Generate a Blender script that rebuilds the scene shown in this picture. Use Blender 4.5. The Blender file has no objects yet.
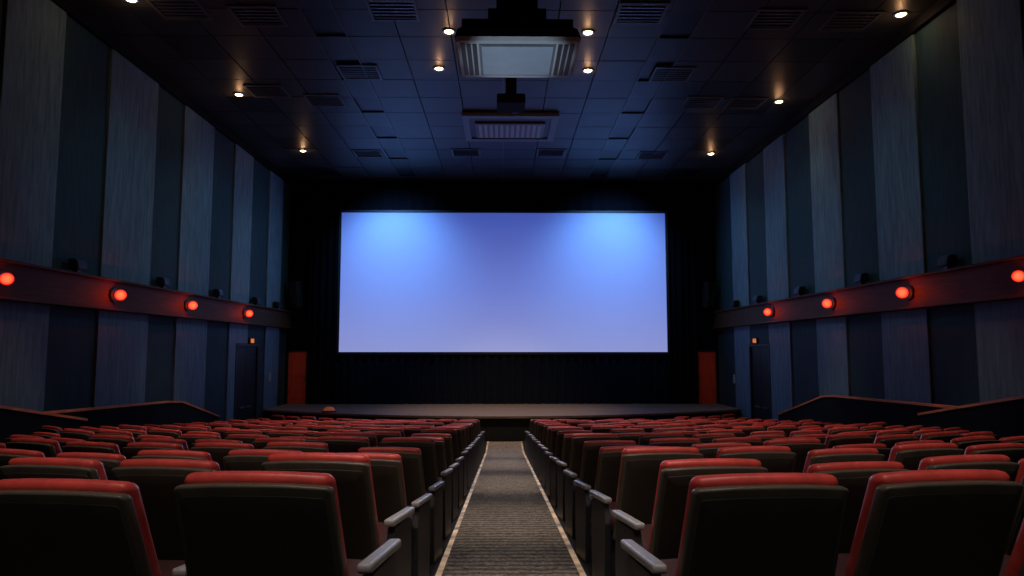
import bpy, bmesh, math, random
from mathutils import Vector, Matrix, Euler
random.seed(4)
S = bpy.context.scene; COL = S.collection
try: S.view_settings.view_transform = 'Standard'
except Exception: pass
PI = math.pi
CZ = 2.96            # eye height above the flat floor in front of the stage
F = 700.0
HW = 8.8             # half width of the hall
YB = 28.5            # front wall
CEIL = 6.92 + CZ
# ------------------------------------------------------------ camera
cd = bpy.data.cameras.new('camera'); cam = bpy.data.objects.new('camera', cd); COL.objects.link(cam)
cam.location = (0, 0, CZ); cam.rotation_euler = (math.radians(95.06), 0, math.radians(-0.74))
cd.sensor_width = 36; cd.lens = 36*F/1024; cd.clip_end = 200
S.camera = cam
CR = cam.rotation_euler.to_matrix()
def ray(px, py): return CR @ Vector(((px-512)/F, (288-py)/F, -1))
def on_ceiling(px, py, z=CEIL):
    d = ray(px, py); t = (z-CZ)/d.z; return Vector((d.x*t, d.y*t, z))
def on_wall(px, py, X):
    d = ray(px, py); t = X/d.x; return Vector((X, d.y*t, CZ+d.z*t))
YK = 5.45            # the floor slopes more steeply behind this line
def floorz(y):
    if y < YK: return CZ-1.69+.105*(YK-y)
    return CZ-1.69-.0841*(min(y, 20.5)-YK)
# ------------------------------------------------------------ materials
def mat(name, c, rough=.6, var=.2, scale=6, stretch=(1,1,1), bump=.0, metal=0, emit=None, es=0, spec=.5, attr=False, detail=4):
    m = bpy.data.materials.new(name); m.use_nodes = True; nt = m.node_tree; N = nt.nodes; L = nt.links
    b = N['Principled BSDF']; b.inputs['Roughness'].default_value = rough; b.inputs['Metallic'].default_value = metal
    b.inputs['Specular IOR Level'].default_value = spec
    tc = N.new('ShaderNodeTexCoord'); mp = N.new('ShaderNodeMapping'); mp.inputs['Scale'].default_value = stretch
    nz = N.new('ShaderNodeTexNoise'); nz.inputs['Scale'].default_value = scale; nz.inputs['Detail'].default_value = detail
    L.new(tc.outputs['Object'], mp.inputs[0]); L.new(mp.outputs[0], nz.inputs['Vector'])
    rp = N.new('ShaderNodeValToRGB'); rp.color_ramp.elements[0].position = .3; rp.color_ramp.elements[1].position = .7
    rp.color_ramp.elements[0].color = tuple(x*(1-var) for x in c)+(1,)
    rp.color_ramp.elements[1].color = tuple(min(1, x*(1+var)) for x in c)+(1,)
    L.new(nz.outputs['Fac'], rp.inputs[0]); out = rp.outputs[0]
    if attr:
        at = N.new('ShaderNodeVertexColor'); at.layer_name = 'Col'
        mx = N.new('ShaderNodeMixRGB'); mx.blend_type = 'MULTIPLY'; mx.inputs[0].default_value = 1
        L.new(out, mx.inputs[1]); L.new(at.outputs[0], mx.inputs[2]); out = mx.outputs[0]
    L.new(out, b.inputs['Base Color'])
    if bump:
        bp = N.new('ShaderNodeBump'); bp.inputs['Strength'].default_value = bump; bp.inputs['Distance'].default_value = .02
        L.new(nz.outputs['Fac'], bp.inputs['Height']); L.new(bp.outputs[0], b.inputs['Normal'])
    if emit == 'self':
        L.new(out, b.inputs['Emission Color']); b.inputs['Emission Strength'].default_value = es
    elif emit:
        b.inputs['Emission Color'].default_value = tuple(emit)+(1,); b.inputs['Emission Strength'].default_value = es
    return m
M = {}
M['pale'] = mat('pale_panel', (.130,.235,.290), .75, .30, 3.0, (4.5,4.5,.55), .15, detail=10)
M['dark'] = mat('dark_panel', (.014,.056,.070), .8, .25, 3.0, (4.5,4.5,.55), .15, detail=10)
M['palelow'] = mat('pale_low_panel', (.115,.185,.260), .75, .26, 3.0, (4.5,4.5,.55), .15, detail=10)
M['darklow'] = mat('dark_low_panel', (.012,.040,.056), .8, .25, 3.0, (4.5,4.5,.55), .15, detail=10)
M['partition'] = mat('partition_paint', (.006,.008,.011), .85, .2, 4, spec=.15)
M['wall'] = mat('black_wall', (.012,.014,.02), .9, .2, 5)
M['front'] = mat('front_wall_black', (.003,.0035,.006), .9, .2, 5, spec=.1)
M['ceil'] = mat('ceiling_tile', (.028,.032,.032), .46, .12, 2, attr=True, bump=.03, spec=.42)
M['ceilbar'] = mat('ceiling_bar', (.045,.050,.054), .4, .1, 4)
M['ventslat'] = mat('vent_slat', (.075,.083,.090), .45, .1, 4)
M['black'] = mat('black_void', (.005,.005,.006), .85, .1, 4, spec=.2)
M['blkplastic'] = mat('black_plastic', (.014,.017,.02), .45, .15, 20)
M['rail'] = mat('rust_brown_rail', (.090,.048,.027), .65, .25, 3, (1,.5,8), .1, spec=.2)
M['railwood'] = mat('handrail_wood', (.80,.24,.09), .4, .25, 4, (6,.6,6), .1)
M['curtain'] = mat('black_curtain', (.003,.0035,.006), .9, .2, 10, spec=.08)
M['skirt'] = mat('dark_blue_curtain', (.008,.011,.02), .9, .2, 10, spec=.1)
M['floor'] = mat('dark_carpet', (.014,.014,.016), .95, .3, 40, bump=.2)
M['stage'] = mat('stage_boards', (.25,.185,.135), .6, .2, 3, (.4,5,1), .05, spec=.3)
M['stagefront'] = mat('stage_front', (.010,.011,.016), .8, .2, 6)
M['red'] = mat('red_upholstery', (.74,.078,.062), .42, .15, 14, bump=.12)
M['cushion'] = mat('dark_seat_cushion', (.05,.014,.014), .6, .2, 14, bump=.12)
M['shell'] = mat('brown_shell', (.100,.086,.064), .42, .18, 9, bump=.06)
M['shellpanel'] = mat('shell_panel', (.050,.043,.033), .5, .15, 9)
M['sidepanel'] = mat('seat_side_panel', (.02,.022,.026), .5, .15, 9)
M['armpad'] = mat('grey_arm_pad', (.38,.38,.39), .4, .12, 18, bump=.05)
M['reddoor'] = mat('red_door', (.60,.065,.025), .5, .15, 5, (3,3,.5))
M['door'] = mat('dark_door', (.010,.012,.016), .5, .15, 5)
M['doorframe'] = mat('door_frame', (.025,.03,.04), .5, .1, 5)
M['metal'] = mat('brushed_metal', (.4,.4,.42), .35, .1, 20, metal=1)
M['whiteplate'] = mat('pale_plate', (.4,.42,.45), .5, .05, 9)
M['acpanel'] = mat('light_ac_panel', (.42,.47,.52), .35, .06, 5)
M['acmid'] = mat('mid_ac_panel', (.11,.13,.155), .35, .06, 5)
M['acblank'] = mat('blank_ac_panel', (.30,.39,.50), .35, .06, 5)
M['acgrey'] = mat('grey_ac_slats', (.42,.43,.40), .45, .06, 5)
M['acframe'] = mat('grey_ac_frame', (.12,.13,.125), .45, .06, 5)
M['acdark'] = mat('ac_slot', (.02,.02,.025), .5, .1, 5)
def lens_mat():
    m = mat('red_lens', (.6,.02,.01), .3, .05, 9, emit=(1,.03,.01), es=1.5)
    N = m.node_tree.nodes; L = m.node_tree.links; b = N['Principled BSDF']     # a hot bulb behind a red globe: brighter where the glass is seen square on
    lw = N.new('ShaderNodeLayerWeight'); lw.inputs['Blend'].default_value = .5
    rp = N.new('ShaderNodeValToRGB'); e = rp.color_ramp.elements; e[0].position = .05; e[0].color = (1,.14,.05,1); e[1].position = .6; e[1].color = (.75,.010,.006,1)
    L.new(lw.outputs['Facing'], rp.inputs[0]); L.new(rp.outputs[0], b.inputs['Emission Color']); return m
M['redlens'] = lens_mat()
M['warmlens'] = mat('warm_lens', (.9,.7,.4), .3, .05, 9, emit=(1,.66,.32), es=26)
M['exit'] = mat('orange_lamp', (.7,.2,.02), .4, .05, 9, emit=(1,.25,.03), es=.6)
M['domeglow'] = mat('orange_dome_glow', (.7,.22,.08), .4, .1, 9, emit=(1,.25,.08), es=.12)
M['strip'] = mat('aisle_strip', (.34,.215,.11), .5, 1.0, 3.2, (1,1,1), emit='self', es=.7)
M['frame'] = mat('screen_frame', (.01,.01,.015), .6, .1, 5)
def screen_mat():
    m = mat('screen_cloth', (.36,.42,.50), .9, .015, 3, spec=.1)
    N = m.node_tree.nodes; L = m.node_tree.links; b = N['Principled BSDF']
    tc = N.new('ShaderNodeTexCoord'); sp = N.new('ShaderNodeSeparateXYZ'); L.new(tc.outputs['Generated'], sp.inputs[0])
    rp = N.new('ShaderNodeValToRGB'); e = rp.color_ramp.elements
    e[0].position = 0; e[0].color = (.235,.265,.56,1); e[1].position = 1; e[1].color = (.038,.080,.40,1)
    m1 = rp.color_ramp.elements.new(.45); m1.color = (.125,.175,.56,1)
    L.new(sp.outputs['Z'], rp.inputs[0]); L.new(rp.outputs[0], b.inputs['Emission Color']); b.inputs['Emission Strength'].default_value = 1
    return m
M['screen'] = screen_mat()
def aisle_mat():
    m = mat('aisle_carpet_weave', (.29,.24,.19), .95, .7, 32, bump=.4, detail=6)
    N = m.node_tree.nodes; L = m.node_tree.links; b = N['Principled BSDF']
    old = b.inputs['Base Color'].links[0].from_socket
    tc = N.new('ShaderNodeTexCoord')
    w1 = N.new('ShaderNodeTexWave'); w1.bands_direction = 'Y'; w1.inputs['Scale'].default_value = 2.2; w1.inputs['Distortion'].default_value = 3; w1.inputs['Detail'].default_value = 5; w1.inputs['Detail Scale'].default_value = 4
    L.new(tc.outputs['Object'], w1.inputs[0])
    mr = N.new('ShaderNodeMapRange'); mr.inputs['To Min'].default_value = .5; mr.inputs['To Max'].default_value = 1.45; L.new(w1.outputs['Fac'], mr.inputs[0])
    mx = N.new('ShaderNodeVectorMath'); mx.operation = 'SCALE'; L.new(old, mx.inputs[0]); L.new(mr.outputs[0], mx.inputs['Scale'])
    L.new(mx.outputs[0], b.inputs['Base Color'])
    return m
M['aisle'] = aisle_mat()
# ------------------------------------------------------------ mesh helpers
def abox(bm, x0, x1, y0, y1, z0, z1, bev=0, col=None):
    vs = [bm.verts.new((x, y, z)) for z in (z0, z1) for y in (y0, y1) for x in (x0, x1)]
    fs = [bm.faces.new([vs[i] for i in q]) for q in ((0,2,3,1),(4,5,7,6),(0,1,5,4),(2,6,7,3),(0,4,6,2),(1,3,7,5))]
    if col is not None:
        lay = bm.loops.layers.color.get('Col') or bm.loops.layers.color.new('Col')
        for f in fs:
            for l in f.loops: l[lay] = (col[0], col[1], col[2], 1)
    if bev:
        es = set(e for f in fs for e in f.edges)
        bmesh.ops.bevel(bm, geom=list(es), offset=bev, segments=2, affect='EDGES', profile=.6)
    return vs
def prism_x(bm, pts, x0, x1):       # polygon of (y,z) extruded along x
    a = [bm.verts.new((x0, p[0], p[1])) for p in pts]; b = [bm.verts.new((x1, p[0], p[1])) for p in pts]
    bm.faces.new(a); bm.faces.new(b[::-1])
    for i in range(len(pts)):
        j = (i+1) % len(pts); bm.faces.new((a[i], b[i], b[j], a[j]))
def lathe(bm, prof, mtx, n=20):     # prof (r,z) about z
    rings = []
    for r, z in prof:
        if r < 1e-5: rings.append([bm.verts.new(mtx @ Vector((0,0,z)))])
        else: rings.append([bm.verts.new(mtx @ Vector((r*math.cos(2*PI*k/n), r*math.sin(2*PI*k/n), z))) for k in range(n)])
    for a, b in zip(rings, rings[1:]):
        for k in range(n):
            q = [a[k % len(a)], a[(k+1) % len(a)], b[(k+1) % len(b)], b[k % len(b)]]
            u = []
            for v in q:
                if v not in u: u.append(v)
            if len(u) >= 3: bm.faces.new(u)
def slab(bm, w, h, t, rc, re, f, n=4, ms=3):
    def outline(i, s=1):
        W = w/2-i; H = h/2-i; r = max(rc-i, .004); out = []
        for k, (sx, sz) in enumerate(((1,1),(-1,1),(-1,-1),(1,-1))):
            c = (sx*(W-r), sz*(H-r)); arc = [(c[0]+r*math.cos(k*PI/2+a*PI/2/n), c[1]+r*math.sin(k*PI/2+a*PI/2/n)) for a in range(n+1)]
            out += arc
            nk = ((-1,1),(-1,-1),(1,-1),(1,1))[k]; nc = (nk[0]*(W-r), nk[1]*(H-r))
            a1 = (k+1)*PI/2; nx = (nc[0]+r*math.cos(a1), nc[1]+r*math.sin(a1)); la = arc[-1]
            for q in range(1, ms+1): out.append((la[0]+(nx[0]-la[0])*q/(ms+1), la[1]+(nx[1]-la[1])*q/(ms+1)))
        return [(x*s, z*s) for x, z in out]
    T = t/2
    seq = [(-T, re, .35), (-T, re, .7), (-T, re, 1), (-T+re*.3, re*.3, 1), (-T+re, 0, 1), (T-re, 0, 1), (T-re*.3, re*.3, 1), (T, re, 1), (T, re, .7), (T, re, .35)]
    rings = [[bm.verts.new(f(x, y, z)) for x, z in outline(i, s)] for y, i, s in seq]
    c0 = bm.verts.new(f(0, -T, 0)); c1 = bm.verts.new(f(0, T, 0)); m = len(rings[0])
    for a, b in zip(rings, rings[1:]):
        for k in range(m): bm.faces.new((a[k], a[(k+1) % m], b[(k+1) % m], b[k]))
    for k in range(m):
        bm.faces.new((c0, rings[0][(k+1) % m], rings[0][k])); bm.faces.new((c1, rings[-1][k], rings[-1][(k+1) % m]))
def obj(name, bm, m, parent=None, smooth=False, loc=None):
    bmesh.ops.recalc_face_normals(bm, faces=bm.faces[:])
    me = bpy.data.meshes.new(name); bm.to_mesh(me); bm.free(); me.materials.append(m)
    if smooth:
        for p in me.polygons: p.use_smooth = True
    o = bpy.data.objects.new(name, me); COL.objects.link(o)
    if parent: o.parent = parent
    if loc is not None: o.location = loc
    return o
def thing(name, label, cat, loc=(0,0,0), rot=(0,0,0), group=None):
    o = bpy.data.objects.new(name, None); COL.objects.link(o); o.location = loc; o.rotation_euler = rot
    o.empty_display_size = .1
    o['label'] = label; o['category'] = cat
    if group: o['group'] = group
    return o
def tag(o, label, cat, group=None):
    o['label'] = label; o['category'] = cat
    if group: o['group'] = group
    return o
def struct(name, bm, m, parent=None, label=None):
    o = obj(name, bm, m, parent)
    if not parent: o['kind'] = 'structure'
    if label: o['label'] = label
    return o
def dup(root, loc, rotz=0, label=None):
    r = root.copy(); COL.objects.link(r); r.location = loc; r.rotation_euler = (0,0,rotz)
    if label: r['label'] = label
    for ch in list(root.children):
        c = ch.copy(); COL.objects.link(c); c.parent = r
        for g in ch.children:
            d = g.copy(); COL.objects.link(d); d.parent = c
    return r
ORD = ['first','second','third','fourth','fifth','sixth','seventh','eighth','ninth','tenth','eleventh','twelfth','thirteenth','fourteenth','fifteenth','sixteenth','seventeenth','eighteenth','nineteenth','twentieth']
# ------------------------------------------------------------ setting
Y0 = -3.0; ZB = floorz(20.5)
bm = bmesh.new(); prism_x(bm, [(Y0, floorz(Y0)), (YK, floorz(YK)), (20.5, ZB), (YB+.3, ZB), (YB+.3, ZB-.3), (Y0, ZB-.3)], -HW-.3, HW+.3)
struct('floor', bm, M['floor'])
for s, nm in ((-1,'wall_left'), (1,'wall_right')):
    bm = bmesh.new(); abox(bm, *(sorted((s*HW, s*(HW+.3)))), Y0, YB+.3, ZB-.3, CEIL+.4); struct(nm, bm, M['wall'])
bm = bmesh.new(); abox(bm, -HW, HW, YB, YB+.3, ZB-.3, CEIL+.4); struct('wall_front', bm, M['front'])
bm = bmesh.new(); abox(bm, -HW, HW, Y0-.3, Y0, ZB-.3, CEIL+.4); struct('wall_back', bm, M['front'])
# ceiling with tiles
bm = bmesh.new()
lay = bm.loops.layers.color.new('Col')
abox(bm, -HW, HW, Y0, YB, CEIL+.12, CEIL+.4, col=(.2,.2,.2))
cols = [0, 1.15, 2.3, 3.45, 4.15, 5.3, 6.45, 7.6, 8.8]
for s in (-1, 1):
    for ci in range(len(cols)-1):
        k = 0; y = 0.0
        while y < YB:
            y1 = min(y+1.25, YB)
            v = random.uniform(.65, 1.35); dz = random.choice((0, 0, 0, .006))
            if ci == 3:
                if k % 2: v = .10; dz = .04
                else: v = .9
            elif ci == 6 and k % 3 == 0: v = .22
            a, b = sorted((s*(cols[ci]+.013), s*(cols[ci+1]-.013)))
            abox(bm, a, b, y+.013, y1-.013, CEIL+dz, CEIL+.125, col=(v*.98, v, v*1.02))
            y += 1.25; k += 1
struct('ceiling', bm, M['ceil'])
bm = bmesh.new()
for x in (-4.15, -3.45, 0, 3.45, 4.15): abox(bm, x-.015, x+.015, 0, YB, CEIL-.02, CEIL+.1)
struct('trim_3', bm, M['ceilbar'])
for s, nm in ((-1,'trim_4'), (1,'trim_5')):
    bm = bmesh.new(); a, b = sorted((s*(HW-.16), s*HW)); abox(bm, a, b, Y0, YB, CEIL-.22, CEIL, .01); struct(nm, bm, M['black'])
RZ0, RZ1 = CZ+.86, CZ+1.55
for s, nm in ((-1,'trim_1'), (1,'trim_2')):
    bm = bmesh.new(); a, b = sorted((s*(HW-.20), s*HW)); abox(bm, a, b, 6, YB-.02, RZ0+.04, RZ1-.05, .01)
    a, b = sorted((s*(HW-.30), s*HW)); abox(bm, a, b, 6, YB-.02, RZ1-.05, RZ1, .01); abox(bm, a, b, 6, YB-.02, RZ0, RZ0+.05, .01)
    struct(nm, bm, M['rail'])
# ------------------------------------------------------------ wall panels
LB = [28.45, 27.4, 25.8, 24.06, 22.4, 20.74, 18.78, 17.3, 15.17, 13.54, 11.9, 10.2]
RB = [28.45, 26.3, 24.6, 22.85, 21.15, 19.35, 17.65, 16.0, 14.25, 12.8, 11.2, 9.6]
STZ = CZ-2.15
def stage_y(x): return 23.1+2.8*(x/8.8)**2
DOORS = {-1: (23.1, 25.05), 1: (22.9, 24.6)}
DTOP = CZ+.12
G = .004
for s, B, side in ((-1, LB, 'left'), (1, RB, 'right')):
    for i in range(len(B)-1):
        y1, y0 = B[i], B[i+1]; pale = i % 2 == 1
        th = .10 if pale else .05
        tone = 'pale grey-blue' if pale else 'dark teal'
        n = i//2
        bm = bmesh.new(); a, b = sorted((s*(HW-th), s*(HW-G))); abox(bm, a, b, y0+.01, y1-.01, RZ1+.003, CEIL-.225, .012)
        tag(obj('acoustic_panel', bm, M['pale' if pale else 'dark']), '%s wall panel above the %s brown rail, %s of its tone from the stage' % (tone, side, ORD[n]), 'wall panel', 'tall acoustic panels above the rails')
        d0, d1 = DOORS[s]; bm = bmesh.new(); cuts = sorted(set([y0+.01, y1-.01]+[v for v in (d0-.1, d1+.1) if y0+.01 < v < y1-.01]))
        for p, q in zip(cuts, cuts[1:]):
            mid = (p+q)/2; tt = th
            if d0-.1 < mid < d1+.1: zb0 = zb1 = DTOP+.1; tt = .10
            else: zb0 = floorz(p)+.005; zb1 = floorz(q)+.005
            a, b = sorted((s*(HW-tt), s*(HW-G)))
            prism_x(bm, [(p, zb0), (q, zb1), (q, RZ0-.003), (p, RZ0-.003)], a, b)
        tag(obj('acoustic_panel', bm, M['palelow' if pale else 'darklow']), '%s wall panel below the %s brown rail, %s of its tone from the stage' % (tone, side, ORD[n]), 'wall panel', 'low acoustic panels below the rails')
# side doors
for s, nm, k in ((-1,'door_1','left'), (1,'door_2','right')):
    d0, d1 = DOORS[s]; X = s*HW; zf = floorz(24)
    e = bpy.data.objects.new(nm, None); COL.objects.link(e); e.location = (X, (d0+d1)/2, zf); e['kind'] = 'structure'; e['label'] = 'dark double exit door in the %s wall' % k; hw = (d1-d0)/2
    H = DTOP-zf
    def bx(*q): 
        b = bmesh.new(); abox(b, *q, .006); return b
    def xs(a, b): return sorted((-s*a, -s*b))
    for g in (-1, 1):
        y0_, y1_ = sorted((g*.008, g*(hw-.01)))
        lf = obj('door_leaf', bx(*xs(0,.05), y0_, y1_, 0, H-.01), M['door'], e)
        obj('door_handle', bx(*xs(.05,.10), *sorted((g*.08, g*.55)), 1.0, 1.05), M['metal'], lf)
    b = bmesh.new()
    abox(b, *xs(0,.12), -hw-.09, -hw, 0, H+.09); abox(b, *xs(0,.12), hw, hw+.09, 0, H+.09); abox(b, *xs(0,.12), -hw, hw, H, H+.09)
    obj('door_frame', b, M['doorframe'], e)
    t = thing('exit_lamp', 'small orange lamp box above the dark %s side door' % k, 'lamp', (X-s*.102, (d0+d1)/2+.2, CZ+.315))
    obj('casing', bx(*xs(0,.07), -.17, .17, -.10, .10), M['blkplastic'], t)
    obj('lens', bx(*xs(.071,.09), -.14, .14, -.07, .07), M['exit'], t)
for px, py, s, k in ((269,377,-1,'left'), (735,379,1,'right')):
    p = on_wall(px, py, s*(HW-.105)); bm = bmesh.new(); a, b = sorted((0, -s*.03)); abox(bm, a, b, -.12, .12, -.16, .16, .008)
    tag(obj('notice_plate', bm, M['whiteplate'], loc=p), 'small pale plate on the %s wall beside the side door' % k, 'plate')
for s, nm, k in ((-1,'door_3','left'), (1,'door_4','right')):
    e = bpy.data.objects.new(nm, None); COL.objects.link(e); e.location = (s*8.27, YB, STZ+.005); e['kind'] = 'structure'; e['label'] = 'red door on the stage at the %s corner of the front wall' % k
    b = bmesh.new(); abox(b, -.36, .36, -.05, 0, 0, 2.08, .008); lf = obj('door_leaf', b, M['reddoor'], e)
    b = bmesh.new()
    for z0, z1 in ((.2,.9), (1.1,1.9)):
        abox(b, -.27, -.23, -.065, -.05, z0, z1); abox(b, .23, .27, -.065, -.05, z0, z1); abox(b, -.23, .23, -.065, -.05, z0, z0+.04); abox(b, -.23, .23, -.065, -.05, z1-.04, z1)
    obj('door_moulding', b, M['reddoor'], lf)
    b = bmesh.new(); abox(b, -.42, -.36, -.08, 0, 0, 2.14); abox(b, .36, .42, -.08, 0, 0, 2.14); abox(b, -.36, .36, -.08, 0, 2.08, 2.14); obj('door_frame', b, M['door'], e)
    b = bmesh.new(); abox(b, -s*.30-.02, -s*.30+.02, -.12, -.05, .95, 1.1, .006); obj('door_handle', b, M['metal'], lf)
# ------------------------------------------------------------ stage
t = thing('stage', 'low curved-front stage of brown boards below the cinema screen', 'stage', (0, 0, 0))
def arc_slab(z0, z1, off):
    bm = bmesh.new(); n = 40; E = HW-.115; xs_ = [-E+2*E*i/n for i in range(n+1)]
    fr = [(x, stage_y(x)-off) for x in xs_]; lo = []; hi = []
    for x, y in fr: lo.append(bm.verts.new((x, y, z0))); hi.append(bm.verts.new((x, y, z1)))
    bl = [bm.verts.new((x, YB-.01, z0)) for x, y in fr]; bh = [bm.verts.new((x, YB-.01, z1)) for x, y in fr]
    for i in range(n):
        bm.faces.new((lo[i], lo[i+1], hi[i+1], hi[i])); bm.faces.new((hi[i], hi[i+1], bh[i+1], bh[i])); bm.faces.new((lo[i], bl[i], bl[i+1], lo[i+1])); bm.faces.new((bl[i], bh[i], bh[i+1], bl[i+1]))
    bm.faces.new((lo[0], hi[0], bh[0], bl[0])); bm.faces.new((lo[-1], bl[-1], bh[-1], hi[-1]))
    return bm
obj('stage_deck', arc_slab(STZ-.07, STZ, .05), M['stage'], t)
obj('stage_fascia', arc_slab(ZB+.002, STZ-.071, 0), M['stagefront'], t)
t = thing('orange_dome', 'small orange domed object on the left front edge of the stage', 'lamp', (-6.05, 24.75, STZ+.002))  # unidentified orange object shaped as a dome, with a faint added glow
bm = bmesh.new(); lathe(bm, [(0,0), (.24,0), (.25,.03), (.21,.05), (0,.05)], Matrix.Identity(4), 24); obj('dome_base', bm, M['blkplastic'], t, True)
bm = bmesh.new(); lathe(bm, [(.20*math.cos(a*PI/16), .051+.13*math.sin(a*PI/16)) for a in range(0,8)]+[(0,.181)], Matrix.Identity(4), 24); obj('dome_cap', bm, M['domeglow'], t, True)
# ------------------------------------------------------------ screen and curtains
SX0, SX1, SZ0, SZ1 = -6.56, 6.62, CZ-.08, CZ+5.57
t = thing('cinema_screen', 'wide glowing blue cinema screen on the front wall above the stage', 'screen', ((SX0+SX1)/2, 28.2, SZ0))
w = (SX1-SX0)/2; h = SZ1-SZ0
bm = bmesh.new(); abox(bm, -w, w, -.01, .02, 0, h); obj('screen_surface', bm, M['screen'], t)
bm = bmesh.new()
abox(bm, -w-.1, -w, -.05, .06, -.1, h+.1); abox(bm, w, w+.1, -.05, .06, -.1, h+.1); abox(bm, -w, w, -.05, .06, -.1, 0); abox(bm, -w, w, -.05, .06, h, h+.1)
obj('screen_frame', bm, M['frame'], t)
def curtain(x0, x1, z0, z1, y, per, amp, lab, m='curtain'):
    bm = bmesh.new(); n = int((x1-x0)/per*8); a = []; b = []
    for i in range(n+1):
        x = x0+(x1-x0)*i/n; ph = 2*PI*(x-x0)/per
        yy = y+amp*math.sin(ph)+amp*.3*math.sin(ph*.37+1)
        a.append(bm.verts.new((x, yy, z0))); b.append(bm.verts.new((x+.01*math.sin(ph*.6), yy, z1)))
    for i in range(n): bm.faces.new((a[i], a[i+1], b[i+1], b[i]))
    tag(obj('stage_curtain', bm, M[m], smooth=True), lab, 'curtain', 'black curtains around the screen')
curtain(-7.82, SX0-.12, STZ+.01, CEIL-.04, 28.25, .28, .06, 'black pleated curtain left of the glowing screen')
curtain(SX1+.12, 7.82, STZ+.01, CEIL-.04, 28.25, .28, .06, 'black pleated curtain right of the glowing screen')
curtain(SX0-.1, SX1+.1, STZ+.01, SZ0-.11, 28.25, .34, .06, 'low dark pleated curtain under the screen', 'skirt')
curtain(SX0-.1, SX1+.1, SZ1+.12, CEIL-.04, 28.25, .5, .03, 'black valance curtain above the screen')
for s, k in ((-1,'left'), (1,'right')):      # tall speakers beside the screen
    t = thing('wall_speaker', 'tall black loudspeaker hung high on the front wall %s of screen' % k, 'speaker', (s*8.28, 28.1, CZ+1.7), (math.radians(8), 0, s*math.radians(18)))
    bm = bmesh.new(); abox(bm, -.2, .2, -.15, .15, 0, 1.05, .02); obj('speaker_box', bm, M['blkplastic'], t)
    bm = bmesh.new(); abox(bm, -.17, .17, -.17, -.151, .04, 1.01, .005); obj('grille', bm, M['doorframe'], t)
    bm = bmesh.new(); abox(bm, -.04, .04, .15, .36, .45, .55); obj('bracket', bm, M['blkplastic'], t)
# ------------------------------------------------------------ surround speakers on the rails
def surround(px, py, s, lab):
    p = on_wall(px, py, s*(HW-.22)); k = .78
    t = thing('surround_speaker', lab, 'speaker', (s*(HW-.21), p.y, RZ1+.002), (0, 0, -s*PI/2), 'small wall speakers standing on the rails')
    bm = bmesh.new()   # local -y faces into the hall
    prism_x(bm, [(-.16*k,.06), (-.10*k,.34*k), (.10*k,.34*k), (.10*k,.06)], -.22*k, .22*k); bmesh.ops.bevel(bm, geom=bm.edges[:], offset=.012, segments=2, affect='EDGES'); obj('speaker_box', bm, M['blkplastic'], t)
    bm = bmesh.new(); prism_x(bm, [(-.172*k,.10*k), (-.125*k,.31*k), (-.113*k,.31*k), (-.16*k,.10*k)], -.19*k, .19*k); obj('grille', bm, M['doorframe'], t)
    bm = bmesh.new(); abox(bm, -.05, .05, -.05, .06, 0, .07); obj('bracket', bm, M['blkplastic'], t)
for i, (px, py) in enumerate([(277,304), (256,301), (218,295), (163,285), (77,270)]):
    surround(px, py, -1, 'small black speaker on the left rail, %s from the stage' % ORD[i])
for i, (px, py) in enumerate([(735,305), (758,302), (800,296), (862,286), (948,271)]):
    surround(px, py, 1, 'small black speaker on the right rail, %s from the stage' % ORD[i])
# ------------------------------------------------------------ lamps
def light(kind, name, loc, energy, color, target=None, size=.05, angle=100, blend=.8):
    l = bpy.data.lights.new(name, kind); l.energy = energy; l.color = color
    if kind == 'SPOT': l.spot_size = math.radians(angle); l.spot_blend = blend; l.shadow_soft_size = size
    elif kind == 'POINT': l.shadow_soft_size = size
    o = bpy.data.objects.new(name, l); COL.objects.link(o); o.location = loc
    if target is not None: o.rotation_euler = (Vector(target)-Vector(loc)).to_track_quat('-Z', 'Y').to_euler()
    return o
def red_lamp(px, py, s, lab, e=6.5, r=.12):
    p = on_wall(px, py, s*(HW-.30)); z = (RZ0+RZ1)/2
    t = thing('red_wall_lamp', lab, 'lamp', (s*(HW-.20), p.y, z), (0, 0, 0), 'round red lamps along the rails')
    Rm = Matrix.Rotation(-s*PI/2, 4, 'Y')
    bm = bmesh.new(); lathe(bm, [(0,0), (r*1.25,0), (r*1.3,.02), (r*1.25,.05), (r*1.05,.055), (0,.05)], Rm, 28); obj('lamp_housing', bm, M['blkplastic'], t, True)
    bm = bmesh.new(); lathe(bm, [(0,.056+.02)]+[(r*math.sin(a*PI/14), .056+r-r*math.cos(a*PI/14)) for a in range(3,14)]+[(0,.056+2*r)], Rm, 28); obj('lamp_globe', bm, M['redlens'], t, True)
    light('POINT', 'red_glow', (s*(HW-.50), p.y-.16, z), e, (1,.055,.018), size=.0)
for i, (px, py) in enumerate([(247,316), (190,307), (117,297), (3,281)]): red_lamp(px, py, -1, 'glowing red round lamp on the left rail, %s from the stage' % ORD[i], 5.0 if i < 3 else 3, .12 if i < 3 else .105)
for i, (px, py) in enumerate([(770,316), (830,308), (906,299), (1022,283)]): red_lamp(px, py, 1, 'glowing red round lamp on the right rail, %s from the stage' % ORD[i], 5.0 if i < 3 else 3, .12 if i < 3 else .095)
DL = [(131,0,'bright recessed ceiling downlight by left wall, nearest the camera'), (239,95,'bright recessed ceiling downlight by left wall, middle of three'), (303,151,'bright recessed ceiling downlight by left wall, nearest the stage'),
      (901,15,'bright recessed ceiling downlight by right wall, nearest the camera'), (779,102,'bright recessed ceiling downlight by right wall, middle of three'), (711,154,'bright recessed ceiling downlight by right wall, nearest the stage'),
      (449,32,'recessed downlight just left of the near hanging air unit'), (588,33,'recessed downlight just right of the near hanging air unit'),
      (439,69,'recessed downlight past the left end of the near air unit'), (588,71,'recessed downlight past the right end of the near air unit')]
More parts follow.
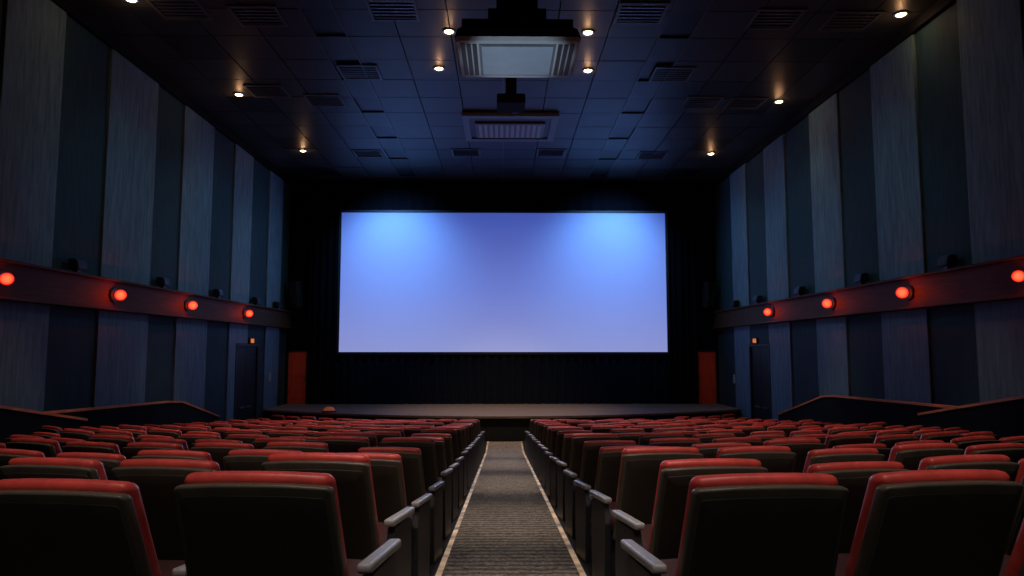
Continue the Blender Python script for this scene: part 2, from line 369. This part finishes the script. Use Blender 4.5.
for i, (px, py, lab) in enumerate(DL):
    p = on_ceiling(px, py, CEIL-.03)
    t = thing('ceiling_downlight', lab, 'ceiling light', p, group='recessed ceiling downlights')
    bm = bmesh.new(); lathe(bm, [(.095,.03), (.095,0), (.13,-.008), (.145,.0), (.145,.03)], Matrix.Identity(4), 24); obj('trim_ring', bm, M['metal'], t, True)
    bm = bmesh.new(); lathe(bm, [(0,-.02), (.06,-.016), (.094,.006)], Matrix.Identity(4), 24); obj('lens', bm, M['warmlens'], t, True)
    light('SPOT', 'downlight_beam', p+Vector((0,0,-.05)), (6, 34, 35)[i % 3] if i < 6 else 70, (1,.84,.68), p+Vector((0,0,-5)), .0, 95, .9)
    light('POINT', 'downlight_halo', p+Vector((0,0,-.17)), 3.8, (1,.52,.24), size=.0)
# ------------------------------------------------------------ ceiling vents
def vent(px, py, w, d, lab):
    p = on_ceiling(px, py, CEIL-.03)
    t = thing('ceiling_vent', lab, 'vent', p, group='slatted ceiling vents')
    bm = bmesh.new(); abox(bm, -w/2, w/2, -d/2, -d/2+.06, .002, .029); abox(bm, -w/2, w/2, d/2-.06, d/2, .002, .029); abox(bm, -w/2, -w/2+.06, -d/2+.06, d/2-.06, .002, .029); abox(bm, w/2-.06, w/2, -d/2+.06, d/2-.06, .002, .029)
    obj('vent_frame', bm, M['ventslat'], t)
    bm = bmesh.new(); n = 6
    for k in range(n):
        y = -d/2+.1+(d-.2)*k/(n-1); prism_x(bm, [(y-.045,.006), (y+.035,.020), (y+.035,.028), (y-.045,.014)], -w/2+.06, w/2-.06)
    obj('vent_slats', bm, M['ventslat'], t)
for px, py, lab in [(393,11,'square slatted ceiling vent left of the near air unit'), (641,14,'square slatted ceiling vent right of the near air unit'),
                    (258,17,'slatted ceiling vent between left downlight and near air unit'), (325,101,'slatted ceiling vent right of the middle left downlight'),
                    (775,20,'slatted ceiling vent left of the near right downlight'), (702,103,'slatted ceiling vent left of the middle right downlight'),
                    (368,154,'slatted ceiling vent right of the far left downlight'), (652,156,'slatted ceiling vent left of the far right downlight'),
                    (466,153,'small ceiling vent beyond the flat air unit, left of centre bar'), (551,153,'small ceiling vent beyond the flat air unit, right of centre bar'),
                    (180,10,'slatted ceiling vent beside the near left downlight'), (360,73,'slatted ceiling vent left of the near air unit past its far end'),
                    (268,92,'slatted ceiling vent touching the middle left downlight on its right'), (850,22,'slatted ceiling vent just left of the near right downlight'),
                    (745,104,'slatted ceiling vent just left of the middle right downlight'), (672,75,'slatted ceiling vent right of the near air unit past its far end')]:
    vent(px, py, 1.0, .9, lab)
# ------------------------------------------------------------ near hanging air unit
UX, UY, UZ = .20, 9.95, CZ+4.27
t = thing('air_conditioner', 'large light grey air unit hanging on a wide black column from the ceiling', 'air conditioner', (UX, UY, UZ))
def P(*a, bev=.01): 
    b = bmesh.new(); abox(b, *a, bev); return b
def frustum(a, b, z0, c, d, z1, ch=.06):
    bm = bmesh.new()
    def ring(w, h, z):
        pts = [(-w+ch,-h), (w-ch,-h), (w,-h+ch), (w,h-ch), (w-ch,h), (-w+ch,h), (-w,h-ch), (-w,-h+ch)]
        return [bm.verts.new((x, y, z)) for x, y in pts]
    lo = ring(a, b, z0); hi = ring(c, d, z1); bm.faces.new(lo); bm.faces.new(hi[::-1]); n = len(lo)
    for k in range(n): bm.faces.new((lo[k], lo[(k+1)%n], hi[(k+1)%n], hi[k]))
    return bm
obj('casing', frustum(.88, .68, .02, .84, .64, .17), M['acmid'], t)
obj('underside_panel', frustum(.84, .65, -.03, .88, .68, .019), M['acpanel'], t)
bm = bmesh.new()
abox(bm, -.54, .54, -.55, -.505, -.040, -.031); abox(bm, -.54, .54, .505, .55, -.040, -.031); abox(bm, -.54, -.505, -.505, .505, -.040, -.031); abox(bm, .505, .54, -.505, .505, -.040, -.031)
ig = obj('intake_frame', bm, M['acmid'], t)
bm = bmesh.new(); abox(bm, -.50, .50, -.50, .50, -.048, -.031, .003); obj('intake_panel', bm, M['acblank'], ig)
for s in (-1, 1):
    for k in range(3):
        bm = bmesh.new(); a, b = sorted((s*(.57+.082*k), s*(.632+.082*k))); abox(bm, a, b, -.55, .55, -.040, -.031); obj('louvre', bm, M['acdark'], t)
obj('mounting_box', P(-.78,.78,-.55,.55,.17,.34, bev=.02), M['black'], t)
bm = bmesh.new(); abox(bm, -.42, .42, -.3, .3, .34, .62, .02); abox(bm, -.30, .30, -.2, .2, .62, CEIL-UZ-.03, .01); obj('hanging_column', bm, M['black'], t)
light('SPOT', 'unit_fill', (UX, UY-1.8, UZ-4.4), 330, (.70,.86,1), (UX, UY-.1, UZ), 0.0, 22, .5)  # unseen spot added below the unit to brighten its underside
# far flat air unit
p0 = on_ceiling(510, 112); p1 = on_ceiling(510, 138)
t = thing('air_conditioner', 'flat light-framed air unit fixed to the ceiling nearer the screen', 'air conditioner', ((p0.x+p1.x)/2, (p0.y+p1.y)/2, CEIL-.15))
W = 1.42; D = (p1.y-p0.y)/2
bm = bmesh.new(); abox(bm, -W, W, -D, -D+.25, .03, .13); abox(bm, -W, W, D-.25, D, .03, .13); abox(bm, -W, -W+.2, -D+.25, D-.25, .03, .13); abox(bm, W-.2, W, -D+.25, D-.25, .03, .13); obj('outer_frame', bm, M['acframe'], t)
obj('recess', P(-W+.2, W-.2, -D+.25, D-.25, .08, .13, bev=0), M['acdark'], t)
bm = bmesh.new(); abox(bm, -W+.36, W-.36, -D+.7, D-.4, .02, .079, .012); hd = obj('intake_box', bm, M['acframe'], t)
bm = bmesh.new()
for k in range(12):
    x = -.91+.165*k; abox(bm, x-.045, x+.045, -D+.8, D-.5, .008, .019)
obj('grille_slats', bm, M['acgrey'], hd)
# projector
pp = on_ceiling(511, 107, CZ+6.2)
t = thing('projector', 'black projector hanging on a short mount in front of the flat air unit', 'projector', pp)
obj('projector_body', P(-.36,.36,-.4,.4,-.02,.22, bev=.04), M['black'], t)
bm = bmesh.new(); lathe(bm, [(0,0), (.08,0), (.10,.12), (.10,.18), (0,.16)], Matrix.Translation((.12,.36,.10)) @ Matrix.Rotation(-PI/2, 4, 'X'), 20); obj('projector_lens', bm, M['acdark'], t, True)
obj('ceiling_mount', P(-.14,.14,-.14,.14,.22,.71), M['black'], t)
# two blue washes on the screen
for x in (-4.6, 4.6):
    light('SPOT', 'blue_wash', (x, 25.3, CZ+5.9), 950, (.18,.45,1), (x*.94, 28.2, CZ+4.0), .0, 100, 1.0)
# ------------------------------------------------------------ side partitions with handrails
def partition(s, X, pts, lab):
    t = thing('side_partition', lab, 'partition', (0,0,0))
    bot = [(y, floorz(y)+.002) for y, z in pts]
    bm = bmesh.new(); prism_x(bm, bot+[(y, CZ+z-.045) for y, z in pts[::-1]], X-.03, X+.03); obj('partition_wall', bm, M['partition'], t)
    bm = bmesh.new(); prism_x(bm, [(y, CZ+z-.044) for y, z in pts]+[(y, CZ+z) for y, z in pts[::-1]], X-.05, X+.05); obj('handrail', bm, M['railwood'], t)
partition(-1, -8.12, [(12.6,-1.09), (17.3,-1.23), (18.0,-1.29), (20.3,-1.86)], 'low dark partition with peaked wooden handrail beside the left wall')
partition(-1, -7.95, [(9.6,-.62), (11.2,-.86), (13.6,-1.30)], 'short dark partition with sloping handrail at far left of the seats')
partition(1, 8.12, [(12.1,-.99), (17.2,-1.10), (17.8,-1.15), (20.7,-1.86)], 'low dark partition with peaked wooden handrail beside the right wall')
partition(1, 7.95, [(9.6,-.50), (12.3,-.99), (13.4,-1.20)], 'short dark partition with sloping handrail at far right of the seats')
# ------------------------------------------------------------ aisle carpet
AX0, AX1 = -.50, .62
t = thing('aisle_carpet', 'grey-brown woven carpet running down the centre aisle with light edges', 'carpet', (0,0,0))
def ribbon(x0, x1, lift, th):
    ys = [3.3, YK, 20.5, 22.9]; bm = bmesh.new(); prism_x(bm, [(y, floorz(y)+lift) for y in ys]+[(y, floorz(y)+lift+th) for y in ys[::-1]], x0, x1); return bm
obj('carpet_runner', ribbon(AX0+.045, AX1-.045, .002, .012), M['aisle'], t)
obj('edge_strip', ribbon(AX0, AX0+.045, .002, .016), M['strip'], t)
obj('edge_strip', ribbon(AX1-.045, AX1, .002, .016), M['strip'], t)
# ------------------------------------------------------------ cinema seats
REC = math.tan(math.radians(22))
def fback(dy, zc, k=.35):
    def f(x, y, z):
        zz = zc+z; wv = 1+.11*(zc-zz)
        return Vector((x*wv, dy+y-(zz-.40)*REC-.04+k*x*x*.6, zz-.012*(abs(x)/.27)**2.5*max(0, z)/.3))
    return f
AP = .305
def make_seat(sides):
    t = thing('cinema_chair', 'x', 'cinema chair', group='rows of red and black cinema chairs')
    bm = bmesh.new(); slab(bm, .515, .60, .080, .028, .028, fback(.035, .682)); obj('backrest', bm, M['red'], t, True)
    bm = bmesh.new(); slab(bm, .535, .585, .050, .018, .010, fback(-.022, .659)); sh = obj('back_shell', bm, M['shell'], t, True)
    bm = bmesh.new(); slab(bm, .495, .535, .006, .014, .003, fback(-.048, .648)); obj('shell_inset', bm, M['shellpanel'], sh, True)
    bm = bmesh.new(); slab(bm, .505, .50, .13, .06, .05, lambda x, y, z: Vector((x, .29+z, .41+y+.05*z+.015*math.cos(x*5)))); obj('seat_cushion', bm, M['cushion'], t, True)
    bm = bmesh.new(); slab(bm, .49, .46, .05, .06, .02, lambda x, y, z: Vector((x, .28+z, .315+y+.05*z))); obj('seat_pan', bm, M['sidepanel'], t, True)
    bm = bmesh.new(); prism_x(bm, [(.12,-.010), (.40,-.034), (.36,.29), (.16,.29)], -.12, .12); obj('pedestal', bm, M['sidepanel'], t)
    for s in sides:
        bm = bmesh.new(); pts = [(.02, -.0017), (.42, -.0357), (.44, .30), (.42, .54), (.36, .555), (.02, .585), (-.03, .47)]
        prism_x(bm, pts, s*AP-.019, s*AP+.019); bmesh.ops.bevel(bm, geom=bm.edges[:], offset=.006, segments=2, affect='EDGES'); obj('side_panel', bm, M['sidepanel'], t)
        bm = bmesh.new(); slab(bm, .055, .52, .035, .014, .010, lambda x, y, z: Vector((s*AP+x, .225+z, .592+y-.09*z))); obj('armrest', bm, M['armpad'], t, True)
    return t
R = 12.5; NR = 17; protos = {}; count = 0
for row in range(NR):
    yb = 2.56+1.08*row
    for s, blk, x0 in ((-1, 'left', .875), (1, 'right', .995)):
        for k in range(11):
            if row == 0:
                a = ((.79, 1.45, 2.07), (.86, 1.49, 2.11))[s > 0]
                if k > 2: continue
                a = a[k]
            else:
                a = x0+.62*k+(.12 if (row % 2 and k > 0) else 0)
            if a-.28 > .78*(yb-.23)+.25: continue
            th = a/R*s; p = Vector((R*math.sin(th), yb+R-R*math.cos(th)+random.uniform(-.02,.02), 0)); p.z = floorz(p.y)+.004
            key = (-s,) if k < 10 else (-1, 1)
            th2 = th+math.radians(random.uniform(-.8,.8))
            lab = 'black-backed red cinema chair, %s from the aisle, row %s from camera, %s block' % (ORD[k], ORD[row], blk)
            if key not in protos:
                o = make_seat(key); protos[key] = o; o.location = p; o.rotation_euler = (0,0,th2); o['label'] = lab
            else: o = dup(protos[key], p, th2, lab)
            o.scale = (1, 1, random.uniform(.97, 1.03))
            count += 1
print('SEATS', count)
# ------------------------------------------------------------ light of the room and added fill spots
for s in (-1, 1):
    for y, e, an in ((15.5, 140, 60), (20.5, 205, 66), (25.2, 165, 66)):
        light('SPOT', 'wall_fill', (s*2.2, y, CEIL-.25), e, (.40,.76,1), (s*HW, y+.4, CZ+2.0), 0.0, an, 1.0)  # unseen blue spots added under the ceiling to brighten the walls
    light('SPOT', 'wall_fill', (s*2.2, 11.5, CEIL-.25), 22, (1,.84,.70), (s*HW, 12.5, CZ+3.0), 0.0, 50, 1.0)  # weak warm spot added for the near wall, no fixture
    light('SPOT', 'door_fill', (s*5.6, 24.5, CZ+3.5), 70, (1,.82,.64), (s*8.27, YB, STZ+1), 0.0, 22, 1.0)  # unseen spot added to bring up the red stage doors
    light('SPOT', 'front_row_fill', (s*1.6, 1.0, CEIL-.6), 520, (1,.86,.78), (s*1.6, 3.0, CZ-.5), .0, 46, 1.0)  # added spot without a fixture, lights the nearest seat tops
    for y in (12.5, 18.0):
        light('SPOT', 'handrail_fill', (s*5.5, y-1, CEIL-.4), 330, (1,.80,.60), (s*8.0, y, CZ-1.1), .0, 24, 1.0)  # unseen spots added so the handrails catch some light
for y in (4, 8, 12, 16, 20):
    light('SPOT', 'aisle_beam', (.06, y, CEIL-.3), 820, (1,.83,.68), (.06, y, 0), .02, 24, 1.0)
for y, e in ((5, 430), (10, 650), (16, 800)):
    for x in (-4, 4):
        light('SPOT', 'seat_beam', (x, y, CEIL-.3), e, (1,.86,.80), (x, y+1.5, 0), .0, 62, 1.0)
light('SPOT', 'seat_rim_fill', (0, 27.6, CZ+3.2), 700, (.72,.78,1), (0, 10, CZ-2), .0, 60, 1.0)  # spot added before the screen to rim the seat tops
light('SPOT', 'house_fill', (0, -2.4, CEIL-1), 230, (1,.90,.78), (0, 4, CZ-1.4), .0, 50, 1.0)  # fill added behind the camera for the seat backs
light('SPOT', 'stage_beam', (0, 21.5, CEIL-.3), 1900, (1,.76,.55), (0, 25.0, STZ), .0, 60, 1.0)
light('SPOT', 'ceiling_fill', (0, 17.5, CZ-.2), 30, (.60,.80,1), (0, 18.5, CEIL), .0, 120, 1.0)  # upward spot added to tint the ceiling, no fixture there
w = bpy.data.worlds.new('world'); S.world = w; w.use_nodes = True
w.node_tree.nodes['Background'].inputs[0].default_value = (.01,.013,.02,1); w.node_tree.nodes['Background'].inputs[1].default_value = .3
